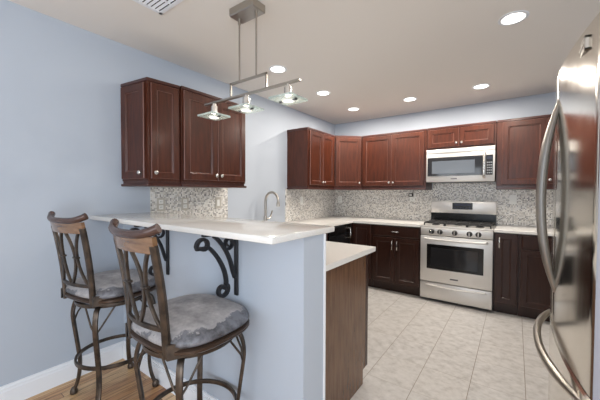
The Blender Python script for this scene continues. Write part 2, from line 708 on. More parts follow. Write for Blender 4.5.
def pull(parent, c, along, d, L=.10):
    c, a, d = Vector(c), Vector(along).normalized(), Vector(d).normalized()
    b = NB()
    pts = [c - a * L / 2, c - a * L / 2 + d * .024, c - a * (L / 2 - .012) + d * .032, c + a * (L / 2 - .012) + d * .032, c + a * L / 2 + d * .024, c + a * L / 2]
    sweep(b, pts, .0065, .0045, a.cross(d), 8)
    return obj('handle', b, MT['nickel'], parent)


ZB, ZT = 1.408, 2.165   # wall cabinet body
DZ0, DZ1 = 1.425, 2.135  # door heights


def wall_cab(name, label, poly, rail, doors, zb=ZB, crown=True, railz=(1.367, 1.412), group=None, dz=(DZ0, DZ1)):
    """poly: plan of the body; rail: plan of the light rail; doors: (origin xy, u, n, width, knob side)."""
    cx = sum(p[0] for p in poly) / len(poly)
    cy = sum(p[1] for p in poly) / len(poly)
    t = thing(name, (cx, cy, zb), label, 'cabinet', group)
    obj('body', prism(NB(), poly, zb, ZT - .0), MT['cab'], t, 0)
    if rail:
        b = NB()
        prism(b, rail(-.006), railz[0] + .018, railz[1])
        prism(b, rail(.012), railz[0], railz[0] + .020, .004)
        obj('light_rail', b, MT['cabx'], t, 0)
    if crown and rail:
        obj('top_trim', prism(NB(), rail(.008), ZT - .022, ZT + .004, .003), MT['cabx'], t, 0)
    for (o, u, n, wd, ks) in doors:
        d = obj('door', panel_door(NB(), (o[0], o[1], dz[0]), (u[0], u[1], 0), (n[0], n[1], 0), wd, dz[1] - dz[0], .052 if wd > .25 else .042), MT['cab'], t, 0)
        d.data.materials.append(MT['rub'])
        if ks is not None:
            U, N = Vector((u[0], u[1], 0)).normalized(), Vector((n[0], n[1], 0)).normalized()
            off = .026 if ks == 'L' else wd - .026
            if ks in 'LR':
                knob(d, Vector((o[0], o[1], dz[0] + .045)) + U * off + N * .019, N)
    return t


D = .338
G = .0015
# bank over the bar: a narrow end cabinet and a double door cabinet
EA, EB, EC = (0.002, 1.092), (.315, 1.135), (.342, 1.378)


def unit(a, b):
    l = math.hypot(b[0] - a[0], b[1] - a[1])
    return ((b[0] - a[0]) / l, (b[1] - a[1]) / l), l


ua, la = unit(EA, EB)
uc, lc = unit(EB, EC)
na, nc = (ua[1], -ua[0]), (uc[1], -uc[0])
wall_cab('wall_cabinet', 'narrow end wall cabinet with paneled side nearest the bar stools', [EA, EB, EC, (0.002, 1.378)],
         lambda e: [(0.002, 1.092 - e), (.315 + e, 1.135 - e), (.342 + e, 1.378), (0.002, 1.378)],
         [((EA[0] + ua[0] * .018, EA[1] + ua[1] * .018), ua, na, la - .040, 'R'), ((EB[0] + uc[0] * .018, EB[1] + uc[1] * .018), uc, nc, lc - .034, 'L')])
D2 = D + .022
wall_cab('wall_cabinet', 'double door wall cabinet above the mosaic strip and bar, behind the pendant', [(0.002, 1.38), (D2, 1.38), (D2, 2.07), (0.002, 2.07)],
         lambda e: [(0.002, 1.38), (D2 + e, 1.38), (D2 + e, 2.07 + e), (0.002, 2.07 + e)],
         [((D2, 1.392), (0, 1), (1, 0), .331, 'R'), ((D2, 1.727), (0, 1), (1, 0), .331, 'L')])
# back bank
wall_cab('wall_cabinet', 'double door wall cabinet on the left wall past the faucet', [(0.002, 3.19), (D, 3.19), (D, 3.885), (0.002, 3.885)],
         lambda e: [(0.002, 3.19 - e), (D + e, 3.19 - e), (D + e, 3.885), (0.002, 3.885)],
         [((D, 3.225), (0, 1), (1, 0), .315, 'R'), ((D, 3.544), (0, 1), (1, 0), .315, 'L')])
YF = YB - D
dl = math.hypot(.65 - D, YF - 3.89)
du = ((.65 - D) / dl, (YF - 3.89) / dl)
dn = (du[1], -du[0])
wall_cab('wall_cabinet', 'diagonal single door wall cabinet across the corner', [(0.002, 3.888), (D, 3.888), (.652, YF), (.652, YB - .002), (0.002, YB - .002)],
         lambda e: [(0.002, 3.888), (D + e * .7, 3.888), (.652, YF - e * .7), (.652, YB - .002), (0.002, YB - .002)],
         [((D + du[0] * .02, 3.888 + du[1] * .02), du, dn, dl - .04, 'R')])
wall_cab('wall_cabinet', 'double door wall cabinet between the corner and the microwave', [(.655, YF), (1.565, YF), (1.565, YB - .002), (.655, YB - .002)],
         lambda e: [(.655, YF - e), (1.566, YF - e), (1.566, YB - .002), (.655, YB - .002)],
         [((.672, YF), (1, 0), (0, -1), .430, 'R'), ((1.106, YF), (1, 0), (0, -1), .430, 'L')])
wall_cab('wall_cabinet', 'short double door cabinet directly above the microwave', [(1.569, YF), (2.333, YF), (2.333, YB - .002), (1.569, YB - .002)],
         lambda e: [(1.569, YF - e), (2.333, YF - e), (2.333, YB - .002), (1.569, YB - .002)],
         [((1.585, YF), (1, 0), (0, -1), .358, 'R'), ((1.950, YF), (1, 0), (0, -1), .358, 'L')], zb=1.885, railz=(1.885, 1.886), dz=(1.905, 2.135))
for o in list(bpy.data.objects):
    if o.name.startswith('light_rail') and o.parent and o.parent.get('label', '').startswith('short double'):
        bpy.data.objects.remove(o)
wall_cab('wall_cabinet', 'wall cabinet right of the microwave beside the refrigerator', [(2.337, YF), (3.20, YF), (3.20, YB - .002), (2.337, YB - .002)],
         lambda e: [(2.337, YF - e), (3.20, YF - e), (3.20, YB - .002), (2.337, YB - .002)],
         [((2.392, YF), (1, 0), (0, -1), .395, 'R'), ((2.793, YF), (1, 0), (0, -1), .395, 'L')])


def base_cab(label, poly, toe, z1=CT - .034, mat='base'):
    cx = sum(p[0] for p in poly) / len(poly)
    cy = sum(p[1] for p in poly) / len(poly)
    t = thing('base_cabinet', (cx, cy, 0), label, 'cabinet')
    obj('body', prism(NB(), poly, .10, z1), MT[mat], t, 0)
    obj('toe_kick', prism(NB(), toe, 0, .10), MT[mat], t, 0)
    return t


def base_door(t, o, u, n, wd, z0, z1, hs=None, hv=True, drawer=False):
    U, N = Vector((u[0], u[1], 0)).normalized(), Vector((n[0], n[1], 0)).normalized()
    if drawer:
        d = obj('drawer', slab_front(NB(), (o[0], o[1], z0), U, N, wd, z1 - z0), MT['base'], t, 0)
        pull(d, Vector((o[0], o[1], (z0 + z1) / 2)) + U * wd / 2 + N * .019, U, N, .10)
    else:
        d = obj('door', panel_door(NB(), (o[0], o[1], z0), U, N, wd, z1 - z0, .05), MT['base'], t, 0)
        d.data.materials.append(MT['rubbase'])
        if hs:
            off = .03 if hs == 'L' else wd - .03
            pull(d, Vector((o[0], o[1], z1 - .095)) + U * off + N * .019, (0, 0, 1), N, .11)
    return d


YC = 3.90  # face of the back base cabinets
XL = .62   # face of the left base cabinets
ZC = CT - .034
t = base_cab('dark base cabinet with one drawer over two doors left of the range', [(.93, YC), (1.571, YC), (1.571, YB - .012), (.93, YB - .012)], [(.93, YC + .07), (1.571, YC + .07), (1.571, YB - .012), (.93, YB - .012)])
base_door(t, (.955, YC), (1, 0), (0, -1), .600, .745, .885, drawer=True)
base_door(t, (.955, YC), (1, 0), (0, -1), .298, .135, .730, 'R')
base_door(t, (1.257, YC), (1, 0), (0, -1), .298, .135, .730, 'L')
t = base_cab('dark corner base cabinet where the two counters meet', [(.012, 3.85), (XL, 3.85), (XL, YC), (.927, YC), (.927, YB - .012), (.012, YB - .012)], [(.012, 3.85), (XL - .07, 3.85), (XL - .07, YC + .07), (.927, YC + .07), (.927, YB - .012), (.012, YB - .012)])
base_door(t, (XL + .03, YC), (1, 0), (0, -1), .265, .135, .885)
d = obj('filler', box(NB(), (XL, 3.853, .11), (XL + .012, 3.878, ZC)), MT['base'], t)
t = base_cab('narrow dark base cabinet with tall door right of the range', [(2.345, YC), (2.560, YC), (2.560, YB - .012), (2.345, YB - .012)], [(2.345, YC + .07), (2.560, YC + .07), (2.560, YB - .012), (2.345, YB - .012)])
base_door(t, (2.362, YC), (1, 0), (0, -1), .185, .135, .885, 'L')
t = base_cab('dark base cabinet with drawer over door beside the refrigerator', [(2.563, YC), (3.30, YC), (3.30, YB - .012), (2.563, YB - .012)], [(2.563, YC + .07), (3.30, YC + .07), (3.30, YB - .012), (2.563, YB - .012)])
base_door(t, (2.585, YC), (1, 0), (0, -1), .66, .745, .885, drawer=True)
base_door(t, (2.585, YC), (1, 0), (0, -1), .328, .135, .730, 'R')
base_door(t, (2.917, YC), (1, 0), (0, -1), .328, .135, .730, 'L')
t = thing('base_cabinet', (.31, 2.7, 0), 'dark sink base cabinet below the faucet', 'cabinet')
b = NB()
box(b, (.012, 2.28, .10), (XL, 2.30, ZC))
box(b, (.012, 3.21, .10), (XL, 3.23, ZC))
box(b, (.012, 2.30, .10), (XL, 3.21, .12))
box(b, (XL - .02, 2.30, .12), (XL, 3.21, ZC))
obj('body', b, MT['base'], t, 0)
obj('toe_kick', box(NB(), (.012, 2.28, 0), (XL - .07, 3.23, .10)), MT['base'], t, 0)
base_door(t, (XL, 2.31), (0, 1), (1, 0), .445, .135, .885, 'R')
base_door(t, (XL, 2.76), (0, 1), (1, 0), .445, .135, .885, 'L')

# peninsula cabinet with its finished end panel
XP = 1.690
t = thing('base_cabinet', (1.2, 1.65, 0), 'peninsula base cabinet with tall worn brown end panel under the low counter', 'cabinet')
obj('body', prism(NB(), [(.70, 1.28), (XP - .014, 1.28), (XP - .014, 1.965), (.70, 1.965)], .10, ZC), MT['base'], t, 0)
obj('toe_kick', prism(NB(), [(.70, 1.28), (XP - .014, 1.28), (XP - .014, 1.90), (.70, 1.90)], 0, .10), MT['base'], t, 0)
e = NB()
prof = [(1.28, 0), (1.905, 0), (1.905, .10), (1.940, .10), (1.940, ZC), (1.28, ZC)]
va = [e.verts.new((XP - .013, y, z)) for y, z in prof]
vb = [e.verts.new((XP, y, z)) for y, z in prof]
e.faces.new(va[::-1])
e.faces.new(vb)
for i in range(6):
    e.faces.new((va[i], va[(i + 1) % 6], vb[(i + 1) % 6], vb[i]))
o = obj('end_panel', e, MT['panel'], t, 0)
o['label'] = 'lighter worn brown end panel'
obj('corner_stile', box(NB(), (XP - .013, 1.9405, .10), (XP, 1.984, ZC), .002), MT['base'], t, 0)
for k in range(2):
    base_door(t, (XP - .012 - .49 * k, 1.965), (-1, 0), (0, 1), .475, .745, .885, drawer=True)
    base_door(t, (XP - .012 - .49 * k, 1.965), (-1, 0), (0, 1), .475, .125, .730, 'L' if k else 'R')

# dishwasher
t = thing('dishwasher', (.31, 3.53, 0), 'black dishwasher with top control strip under the left counter', 'dishwasher')
obj('body', box(NB(), (.02, 3.237, .02), (XL - .012, 3.843, ZC - .004)), MT['dark'], t)
obj('door', box(NB(), (XL - .012, 3.24, .11), (XL + .018, 3.84, .765), .006, 2), MT['black'], t)
obj('control_panel', box(NB(), (XL - .012, 3.24, .772), (XL + .022, 3.84, ZC - .006), .006, 2), MT['black'], t)
obj('kick_plate', box(NB(), (XL - .08, 3.24, 0), (XL - .06, 3.84, .10)), MT['dark'], t)
b = NB()
sweep(b, [(XL + .017, 3.775, .70), (XL + .045, 3.775, .705), (XL + .05, 3.775, .735), (XL + .05, 3.775, .80), (XL + .045, 3.775, .83), (XL + .018, 3.775, .835)], .008, .006, (0, 1, 0), 8)
o = obj('handle', b, MT['nickel'], t)
o['label'] = 'upright pale metal handle'

# ------------------------------------------------------------------ range
RX0, RX1, RY = 1.577, 2.337, 3.90
t = thing('gas_range', (1.957, 4.2, 0), 'stainless gas range with five knobs between the base cabinets', 'range')
obj('body', box(NB(), (RX0, RY, .03), (RX1, YB - .015, .905)), MT['gray'], t)
obj('storage_drawer', box(NB(), (RX0 + .002, RY - .035, .035), (RX1 - .002, RY, .238), .008, 2), MT['steel'], t)
ob = NB()
pts = smooth_path([(RX0 + .06, RY - .03, .205), (RX0 + .10, RY - .055, .208), ((RX0 + RX1) / 2, RY - .066, .196), (RX1 - .10, RY - .055, .208), (RX1 - .06, RY - .03, .205)], 6)
sweep(ob, pts, .009, .009, (0, 0, 1), 8)
obj('drawer_handle', ob, MT['steel'], t)
d = obj('oven_door', box(NB(), (RX0 + .002, RY - .04, .246), (RX1 - .002, RY, .805), .008, 2), MT['steel'], t)
obj('window_frame', box(NB(), (1.655, RY - .046, .405), (2.250, RY - .038, .705), .004), MT['black'], d)
obj('window', box(NB(), (1.70, RY - .049, .435), (2.195, RY - .045, .665), .002), MT['dglass'], d)
hb = NB()
pts = smooth_path([(RX0 + .055, RY - .04, .775), (RX0 + .06, RY - .075, .775), (RX0 + .10, RY - .088, .772), ((RX0 + RX1) / 2, RY - .096, .766), (RX1 - .10, RY - .088, .772), (RX1 - .06, RY - .075, .775), (RX1 - .055, RY - .04, .775)], 6)
sweep(hb, pts, .012, .011, (0, 0, 1), 10)
obj('handle', hb, MT['steel'], d)
obj('badge', box(NB(), (1.915, RY - .043, .300), (2.000, RY - .0395, .316), .001), MT['gray'], d)
obj('control_panel', box(NB(), (RX0 + .002, RY - .032, .812), (RX1 - .002, RY + .03, .902), .006, 2), MT['steel'], t)
for kx in (1.706, 1.798, 1.957, 2.108, 2.196):
    kb = obj('knob', lathe_dir(NB(), [(.030, 0), (.030, .006), (.026, .010), (.024, .034), (.018, .038)], (kx, RY - .032, .857), (0, -1, 0), 20), MT['blackmatt'], t)
    obj('grip', box(NB(), (kx - .006, RY - .078, .835), (kx + .006, RY - .066, .879), .003), MT['nickel'], kb)
obj('cooktop', box(NB(), (RX0, RY - .02, .902), (RX1, YB - .06, .925), .006, 2), MT['steel'], t)
for gx0, gx1 in ((RX0 + .03, RX0 + .255), (RX0 + .268, RX1 - .268), (RX1 - .255, RX1 - .03)):
    g = NB()
    y0, y1 = RY + .025, YB - .13
    for x in (gx0, gx1):
        box(g, (x - .006, y0, .948), (x + .006, y1, .962), .002)
    for y in (y0, (y0 + y1) / 2, y1):
        box(g, (gx0, y - .006, .948), (gx1, y + .006, .962), .002)
    for y in (y0 + (y1 - y0) * .25, y0 + (y1 - y0) * .75):
        box(g, (gx0, y - .005, .950), (gx1, y + .005, .966), .002)
    xm = (gx0 + gx1) / 2
    box(g, (xm - .005, y0, .950), (xm + .005, y1, .966), .002)
    for x in (gx0, gx1):
        for y in (y0 + .005, y1 - .005):
            box(g, (x - .007, y - .007, .924), (x + .007, y + .007, .950))
    obj('grate', g, MT['blackmatt'], t, 0)
for bx, by in ((1.72, 4.03), (1.72, 4.28), (1.957, 4.155), (2.195, 4.03), (2.195, 4.28)):
    obj('burner', lathe(NB(), [(.045, .9245), (.045, .932), (.034, .934), (.034, .942), (.02, .945)], (bx, by, 0)), MT['blackmatt'], t)
obj('vent_strip', box(NB(), (RX0 + .002, YB - .09, .905), (RX1 - .002, YB - .013, 1.055)), MT['black'], t)
bgd = obj('backguard', box(NB(), (RX0, YB - .085, 1.045), (RX1, YB - .012, 1.215), .010, 2), MT['steel'], t)
dsp = obj('display', box(NB(), (1.842, YB - .090, 1.108), (2.078, YB - .083, 1.195), .004), MT['black'], bgd)
obj('screen', box(NB(), (1.862, YB - .0925, 1.155), (2.058, YB - .0895, 1.185), .001), MT['screen'], bgd)
b = NB()
for k in range(6):
    box(b, (1.864 + k * .033, YB - .0925, 1.120), (1.884 + k * .033, YB - .0895, 1.136))
obj('keypad', b, MT['screen'], bgd)

# ------------------------------------------------------------------ microwave
MX0, MX1, MY, MZ0, MZ1 = 1.577, 2.328, 4.112, 1.462, 1.876
t = thing('microwave', (1.95, 4.3, MZ0), 'stainless over the range microwave with dark window', 'microwave')
obj('body', box(NB(), (MX0, MY + .02, MZ0 + .004), (MX1, YB - .012, MZ1)), MT['gray'], t)
obj('front_frame', box(NB(), (MX0, MY, MZ0), (MX1, MY + .025, MZ1), .006, 2), MT['steel'], t)
obj('vent_band', box(NB(), (MX0 + .002, MY - .006, MZ1 - .050), (MX1 - .002, MY + .004, MZ1 - .012), .003), MT['steel'], t)
dd = obj('door', box(NB(), (MX0 + .018, MY - .010, 1.538), (2.205, MY + .004, 1.772), .003), MT['dglass'], t)
o = obj('window', box(NB(), (1.648, MY - .013, 1.565), (2.125, MY - .009, 1.725), .002), MT['mesh'], dd)
cp = obj('control_panel', box(NB(), (2.238, MY - .010, 1.538), (MX1 - .022, MY + .004, 1.772), .003), MT['dglass'], t)
b = NB()
for i in range(3):
    for j in range(5):
        box(b, (2.249 + i * .019, MY - .0115, 1.555 + j * .030), (2.262 + i * .019, MY - .0095, 1.569 + j * .030))
obj('keypad', b, MT['button'], cp)
obj('screen', box(NB(), (2.247, MY - .0115, 1.722), (2.298, MY - .0095, 1.752)), MT['screen'], cp)
hb = NB()
sweep(hb, smooth_path([(2.222, MY - .004, 1.805), (2.222, MY - .035, 1.795), (2.222, MY - .046, 1.70), (2.222, MY - .048, 1.655), (2.222, MY - .046, 1.61), (2.222, MY - .035, 1.515), (2.222, MY - .004, 1.505)], 5), .016, .010, (1, 0, 0), 10)
obj('handle', hb, MT['nickel'], t)
obj('badge', box(NB(), (1.865, MY - .003, 1.496), (1.935, MY + .002, 1.508)), MT['gray'], t)

# ------------------------------------------------------------------ refrigerator
FY0, FY1, FZ1 = 1.015, 1.945, 1.775
FS = (FY0 + FY1) / 2
t = thing('refrigerator', (3.07, FS, 0), 'tall stainless french door refrigerator with curved handles', 'refrigerator')
obj('body', box(NB(), (2.765, FY0 + .006, .02), (3.46, FY1 - .006, FZ1 - .015), .006), MT['gray'], t)


def front_x(y):
    """Plan curve of the bowed fridge front."""
    s = (y - FS) / ((FY1 - FY0) / 2)
    return 2.648 + .040 * s * s


def bowed(y0, y1, z0, z1):
    b = NB()
    n = 14
    rr = .006
    poly = [(2.755, y1), (2.755, y0)]
    ys = [y0 + (y1 - y0) * k / n for k in range(n + 1)]
    for k, y in enumerate(ys):
        x = front_x(y)
        if k == 0:
            poly += [(x + rr, y), (x + rr * .3, y + rr * .3)]
            y += rr
        elif k == n:
            poly += [(front_x(y - rr), y - rr), (x + rr * .3, y - rr * .3), (x + rr, y)]
            continue
        poly.append((front_x(y), y))
    rings = []
    cy = (y0 + y1) / 2
    for z, ins in ((z0, .006), (z0 + .006, 0), (z1 - .006, 0), (z1, .006)):
        rings.append([(min(x + ins, 2.755) if x < 2.75 else x, y + (ins if y < cy else -ins) * (1 if abs(y - cy) > (y1 - y0) / 2 - .012 else 0), z) for x, y in poly])
    return loft(b, rings)


ZS = .80
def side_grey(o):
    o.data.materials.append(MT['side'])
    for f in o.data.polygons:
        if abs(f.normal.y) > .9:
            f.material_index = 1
    return o


near = obj('door', bowed(FY0, FS - .003, ZS + .004, FZ1), MT['fridge'], t, 30)
far = obj('door', bowed(FS + .003, FY1, ZS + .004, FZ1), MT['fridge'], t, 30)
frz = obj('freezer_drawer', bowed(FY0, FY1, .06, ZS - .004), MT['fridge'], t, 30)
for dr, y in ((near, FS - .032), (far, FS + .032)):
    xb = front_x(y)
    hb = NB()
    pts = []
    for k in range(25):
        s = -1 + 2 * k / 24
        pts.append((xb - .047 * (1 - abs(s) ** 2.2) + .004, y, 1.31 + .352 * s))
    sweep(hb, pts, .018, .014, (0, 1, 0), 12, taper=lambda q: .55 + .45 * min(1, 5 * min(q, 1 - q)))
    obj('handle', hb, MT['nickel2'], dr)
for o in (near, far, frz):
    side_grey(o)
hb = NB()
pts = []
for k in range(29):
    s = -1 + 2 * k / 28
    y = FS + .40 * s
    pts.append((front_x(y) + .006 - .049 * (1 - abs(s) ** 2.4), y, .760))
sweep(hb, pts, .016, .013, (0, 0, 1), 12, taper=lambda q: .6 + .4 * min(1, 6 * min(q, 1 - q)))
obj('handle', hb, MT['nickel2'], frz)
eb = NB()
for y0, y1, z0, z1, th in ((1.095, 1.190, 1.705, 1.713, .002), (1.095, 1.190, 1.737, 1.745, .002), (1.095, 1.103, 1.705, 1.745, .002), (1.182, 1.190, 1.705, 1.745, .002), (1.103, 1.182, 1.713, 1.737, .0015), (1.108, 1.176, 1.721, 1.729, .0035)):
    ym = (y0 + y1) / 2
    box(eb, (front_x(1.14) - th, y0, z0), (front_x(1.14) + .010, y1, z1), .0015)
o = obj('emblem', eb, MT['nickel2'], near)
o['label'] = 'small raised metal badge'
obj('toe_grille', box(NB(), (2.70, FY0 + .01, .0), (2.76, FY1 - .01, .055)), MT['dark'], t)

# ------------------------------------------------------------------ scroll brackets under the bar
def bracket(x, label):
    t = thing('scroll_bracket', (x, 1.09, .76), label, 'bracket', None)
    y0 = 1.0885

    def P(a, z):
        return (x, y0 - a, z)
    hw = .013
    b = NB()
    box(b, (x - hw, y0 - .012, .775), (x + hw, y0, 1.120), .002)
    obj('wall_plate', b, MT['iron'], t)
    b = NB()
    box(b, (x - hw, y0 - .215, 1.1095), (x + hw, y0, 1.1215), .002)
    obj('top_plate', b, MT['iron'], t)

    def spiral(ca, cz, r0, a0, turns, shrink=.45, n=22):
        out = []
        for k in range(n + 1):
            q = k / n
            r = r0 * (1 - (1 - shrink) * q)
            a = a0 + turns * 2 * PI * q
            out.append(P(ca + r * math.cos(a), cz + r * math.sin(a)))
        return out
    # big C scroll: spiral at the outer tip, sweeping arc, spiral at the foot
    tip = spiral(.214, 1.069, .037, -.35, 1.0, .42)[::-1]
    arc = smooth_path([P(.186, 1.060), P(.155, 1.030), P(.120, .985), P(.088, .925), P(.075, .870), P(.078, .838)], 5)
    foot = spiral(.093, .815, .034, 2.35 - PI * .55, -1.2)
    foot = [P(.098 + .038 * (1 - .58 * k / 22) * math.cos(2.2 + k / 22 * 2 * PI * 1.15), .826 + .038 * (1 - .58 * k / 22) * math.sin(2.2 + k / 22 * 2 * PI * 1.15)) for k in range(23)]
    arc[-1] = Vector(foot[0])
    c = NB()
    sweep(c, [Vector(p) for p in tip] + arc[1:-1] + [Vector(p) for p in foot], hw * 1.05, .0085, (1, 0, 0), 8, sq=4)
    obj('main_scroll', c, MT['iron'], t)
    c = NB()
    sm = [P(.060 + .034 * (1 - .6 * k / 22) * math.cos(PI * .5 - k / 22 * 2 * PI * 1.1 - 2.2), 1.062 + .034 * (1 - .6 * k / 22) * math.sin(PI * .5 - k / 22 * 2 * PI * 1.1 - 2.2)) for k in range(23)]
    path = smooth_path([P(.150, 1.106), P(.118, 1.078), P(.080, 1.030), P(.050, .972), P(.030, .910), P(.016, .872)], 5)
    sweep(c, path, hw * .95, .0090, (1, 0, 0), 8, sq=4)
    obj('brace_scroll', c, MT['iron'], t)
    c = NB()
    sweep(c, sm, hw * .95, .0065, (1, 0, 0), 8, sq=4)
    obj('small_scroll', c, MT['iron'], t)
    return t


bracket(1.325, 'black iron scroll bracket under the bar behind the nearer stool')
bracket(.66, 'black iron scroll bracket under the bar, mostly hidden by the stool backs')

# ------------------------------------------------------------------ bar stools
def superring(rx, ry, z, n=40, p=2.6, cx=0, cy=0):
    out = []
    for j in range(n):
        a = 2 * PI * j / n
        c, s = math.cos(a), math.sin(a)
        out.append((cx + rx * math.copysign(abs(c) ** (2 / p), c), cy + ry * math.copysign(abs(s) ** (2 / p), s), z))
    return out


def make_stool(label, loc, swivel):
    t = thing('bar_stool', (0, 0, 0), label, 'bar stool', 'swivel bar stools at the bar')
    L = dict(local=True)
    TURN = Matrix.Rotation(math.radians(swivel), 4, 'Z')

    def up(name, b, m, par, sm):
        bmesh.ops.transform(b, matrix=TURN, verts=b.verts)   # the seat swivels on the fixed legs
        return obj(name, b, m, par, sm, local=True)
    # cushion
    prof = [(.224, .694), (.249, .701), (.259, .713), (.256, .728), (.242, .743), (.212, .757), (.16, .768), (.08, .775), (.015, .777)]
    b = NB()
    loft(b, [superring(r, r * .90, z, p=3.0) for r, z in prof])
    up('cushion', b, MT['cushion'], t, 60)
    b = NB()
    loft(b, [superring(r, r * .90, z, p=3.0) for r, z in [(.234, .670), (.254, .673), (.261, .680), (.261, .691), (.252, .697), (.20, .698)]])
    up('seat_frame', b, MT['frame'], t, 40)
    b = NB()
    ring = [(.205 * math.cos(2 * PI * k / 40), .205 * math.sin(2 * PI * k / 40), .640) for k in range(40)]
    sweep(b, ring, .012, .009, (0, 0, 1), 8, closed=True, sq=4)
    lathe(b, [(.075, .634), (.075, .668), (.06, .669)], n=20)
    for a in (0, PI / 2):
        box(b, (-.2 if a == 0 else -.014, -.014 if a == 0 else -.2, .634), (.2 if a == 0 else .014, .014 if a == 0 else .2, .645))
    obj('swivel_ring', b, MT['bronze'], t, 40, **L)
    # cabriole legs
    for k in range(4):
        a = PI / 4 + k * PI / 2
        ca, sa = math.cos(a), math.sin(a)
        prf = [(.205, .638), (.232, .618), (.247, .570), (.251, .52), (.243, .45), (.230, .36), (.219, .28), (.213, .22), (.216, .15), (.228, .085), (.247, .030), (.252, .014)]
        pts = smooth_path([(r * ca, r * sa, z) for r, z in prf], 4)
        b = NB()
        sweep(b, pts, .015, .0095, (-sa, ca, 0), 10, sq=3)
        lg = obj('leg', b, MT['bronze'], t, 50, **L)
        f = NB()
        lathe(f, [(.015, 0), (.021, .004), (.022, .018), (.018, .032), (.012, .042)], (.252 * ca, .252 * sa, 0), n=14)
        obj('foot_pad', f, MT['bronze'], lg, 50, **L)
        for sgn in (-1, 1):
            b = NB()
            e = a + sgn * .42
            tube(b, [(.243 * ca, .243 * sa, .485), (.238 * math.cos(a + sgn * .12), .238 * math.sin(a + sgn * .12), .53), (.203 * math.cos(e), .203 * math.sin(e), .633)], .0052, 8)
            obj('brace', b, MT['bronze'], t, 50, **L)
    b = NB()
    ring = [(.212 * math.cos(2 * PI * k / 48), .212 * math.sin(2 * PI * k / 48), .268) for k in range(48)]
    sweep(b, ring, .012, .0075, (0, 0, 1), 8, closed=True, sq=4)
    obj('foot_ring', b, MT['bronze'], t, 40, **L)

    # back: everything lies on a gently curved, leaning sheet
    def bp(s, z):
        """s in -1..1 across the back, z height -> point."""
        q = (z - .64) / .49
        hw = .150 + .008 * q
        y = -.238 - .012 * q - .045 * q * q + .025 * s * s
        return Vector((s * hw, y, z))
    for s in (-1, 1):
        b = NB()
        pts = [bp(s, .662 + .458 * k / 14) for k in range(15)]
        sweep(b, pts, .0175, .010, (1, .35 * s, 0), 10, sq=4)
        ps = up('back_post', b, MT['bronze'], t, 50)
        # side plate that ties the post to the seat frame
        b = NB()
        p0 = bp(s, .675)
        v = []
        for dx in (0, .012):
            for (dy, dz) in ((-.012, -.015), (-.012, .045), (.035, .045), (.075, .022), (.085, -.002), (.085, -.015)):
                v.append(b.verts.new((p0.x + s * (.012 + dx) + s * .55 * max(0, dy), p0.y + dy, .678 + dz)))
        n = 6
        b.faces.new(v[:n])
        b.faces.new(v[n:][::-1])
        for i in range(n):
            b.faces.new((v[i], v[(i + 1) % n], v[n + (i + 1) % n], v[n + i]))
        up('side_plate', b, MT['bronze'], ps, 30)
    b = NB()
    sweep(b, [bp(-1 + 2 * k / 12, .778) + Vector((0, 0, -.0)) for k in range(13)], .010, .008, (0, 0, 1), 8, sq=4)
    up('lower_rail', b, MT['bronze'], t, 50)
    for c in (-.46, .46):
        for sg in (-1, 1):
            b = NB()
            pts = []
            for k in range(17):
                q = -1 + 2 * k / 16
                pts.append(bp(c + sg * (.055 + .36 * q * q), .948 + .166 * q))
            sweep(b, pts, .0100, .007, (1, 0, 0), 8, sq=3)
            up('splat_bar', b, MT['bronze'], t, 50)
        b = NB()
        p = bp(c, .945)
        w = .024
        box(b, (p.x - w, p.y - .010, .939), (p.x + w, p.y + .010, .951), .003)
        up('splat_tie', b, MT['bronze'], t, 50)
    # crest: curved wood panel with a rolled top whose ends curl up
    b = NB()
    rings = []
    for k in range(15):
        s = -1.06 + 2.12 * k / 14
        lo, hi = bp(s, 1.088), bp(s, 1.155)
        rings.append([lo + Vector((0, .010, 0)), hi + Vector((0, .010, 0)), hi - Vector((0, .008, 0)), lo - Vector((0, .010, 0))])
    loft(b, rings)
    cr = up('crest_panel', b, MT['swood'], t, 30)
    b = NB()
    pts = []
    for k in range(27):
        s = -1.16 + 2.32 * k / 26
        pts.append(bp(s, 1.160) + Vector((0, -.006 + .05 * max(0, abs(s) - .9), .016 * abs(s) ** 4)))
    sweep(b, pts, .019, .017, (0, 0, 1), 12, taper=lambda q: .92 + .30 * max(0, abs(q - .5) * 2 - .75) * 1.6)
    up('crest_roll', b, MT['crest'], cr, 50)
    t.location = loc
    return t


make_stool('bronze swivel bar stool with worn grey cushion, nearer one, below the end of the bar', (1.262, .853, 0), 0)
make_stool('bronze swivel bar stool standing against the blue left wall and baseboard', (.375, .872, 0), 9)

# ------------------------------------------------------------------ pendant light over the bar
PX, PY = 1.14, 1.345
t = thing('pendant_light', (PX, PY, H), 'brushed nickel bar pendant with three square glass shades', 'pendant light')
obj('canopy', box(NB(), (1.035, 1.287, 2.435), (1.245, 1.400, H), .005, 1), MT['nickel2'], t)
for x in (1.068, 1.218):
    b = NB()
    tube(b, [(x, PY, 2.436), (x, PY, 2.042)], .0055, 10)
    lathe(b, [(.009, 2.40), (.009, 2.436)], (x, PY, 0), n=12)
    obj('rod', b, MT['nickel2'], t)
b = NB()
box(b, (.980, PY - .006, 2.030), (1.308, PY + .006, 2.045), .001)
box(b, (.980, PY - .006, 1.950), (.992, PY + .006, 2.045), .001)
box(b, (1.296, PY - .006, 1.950), (1.308, PY + .006, 2.045), .001)
obj('hanger_frame', b, MT['nickel2'], t)
obj('crossbar', box(NB(), (.715, PY - .012, 1.940), (1.552, PY + .012, 1.952), .002), MT['nickel2'], t)
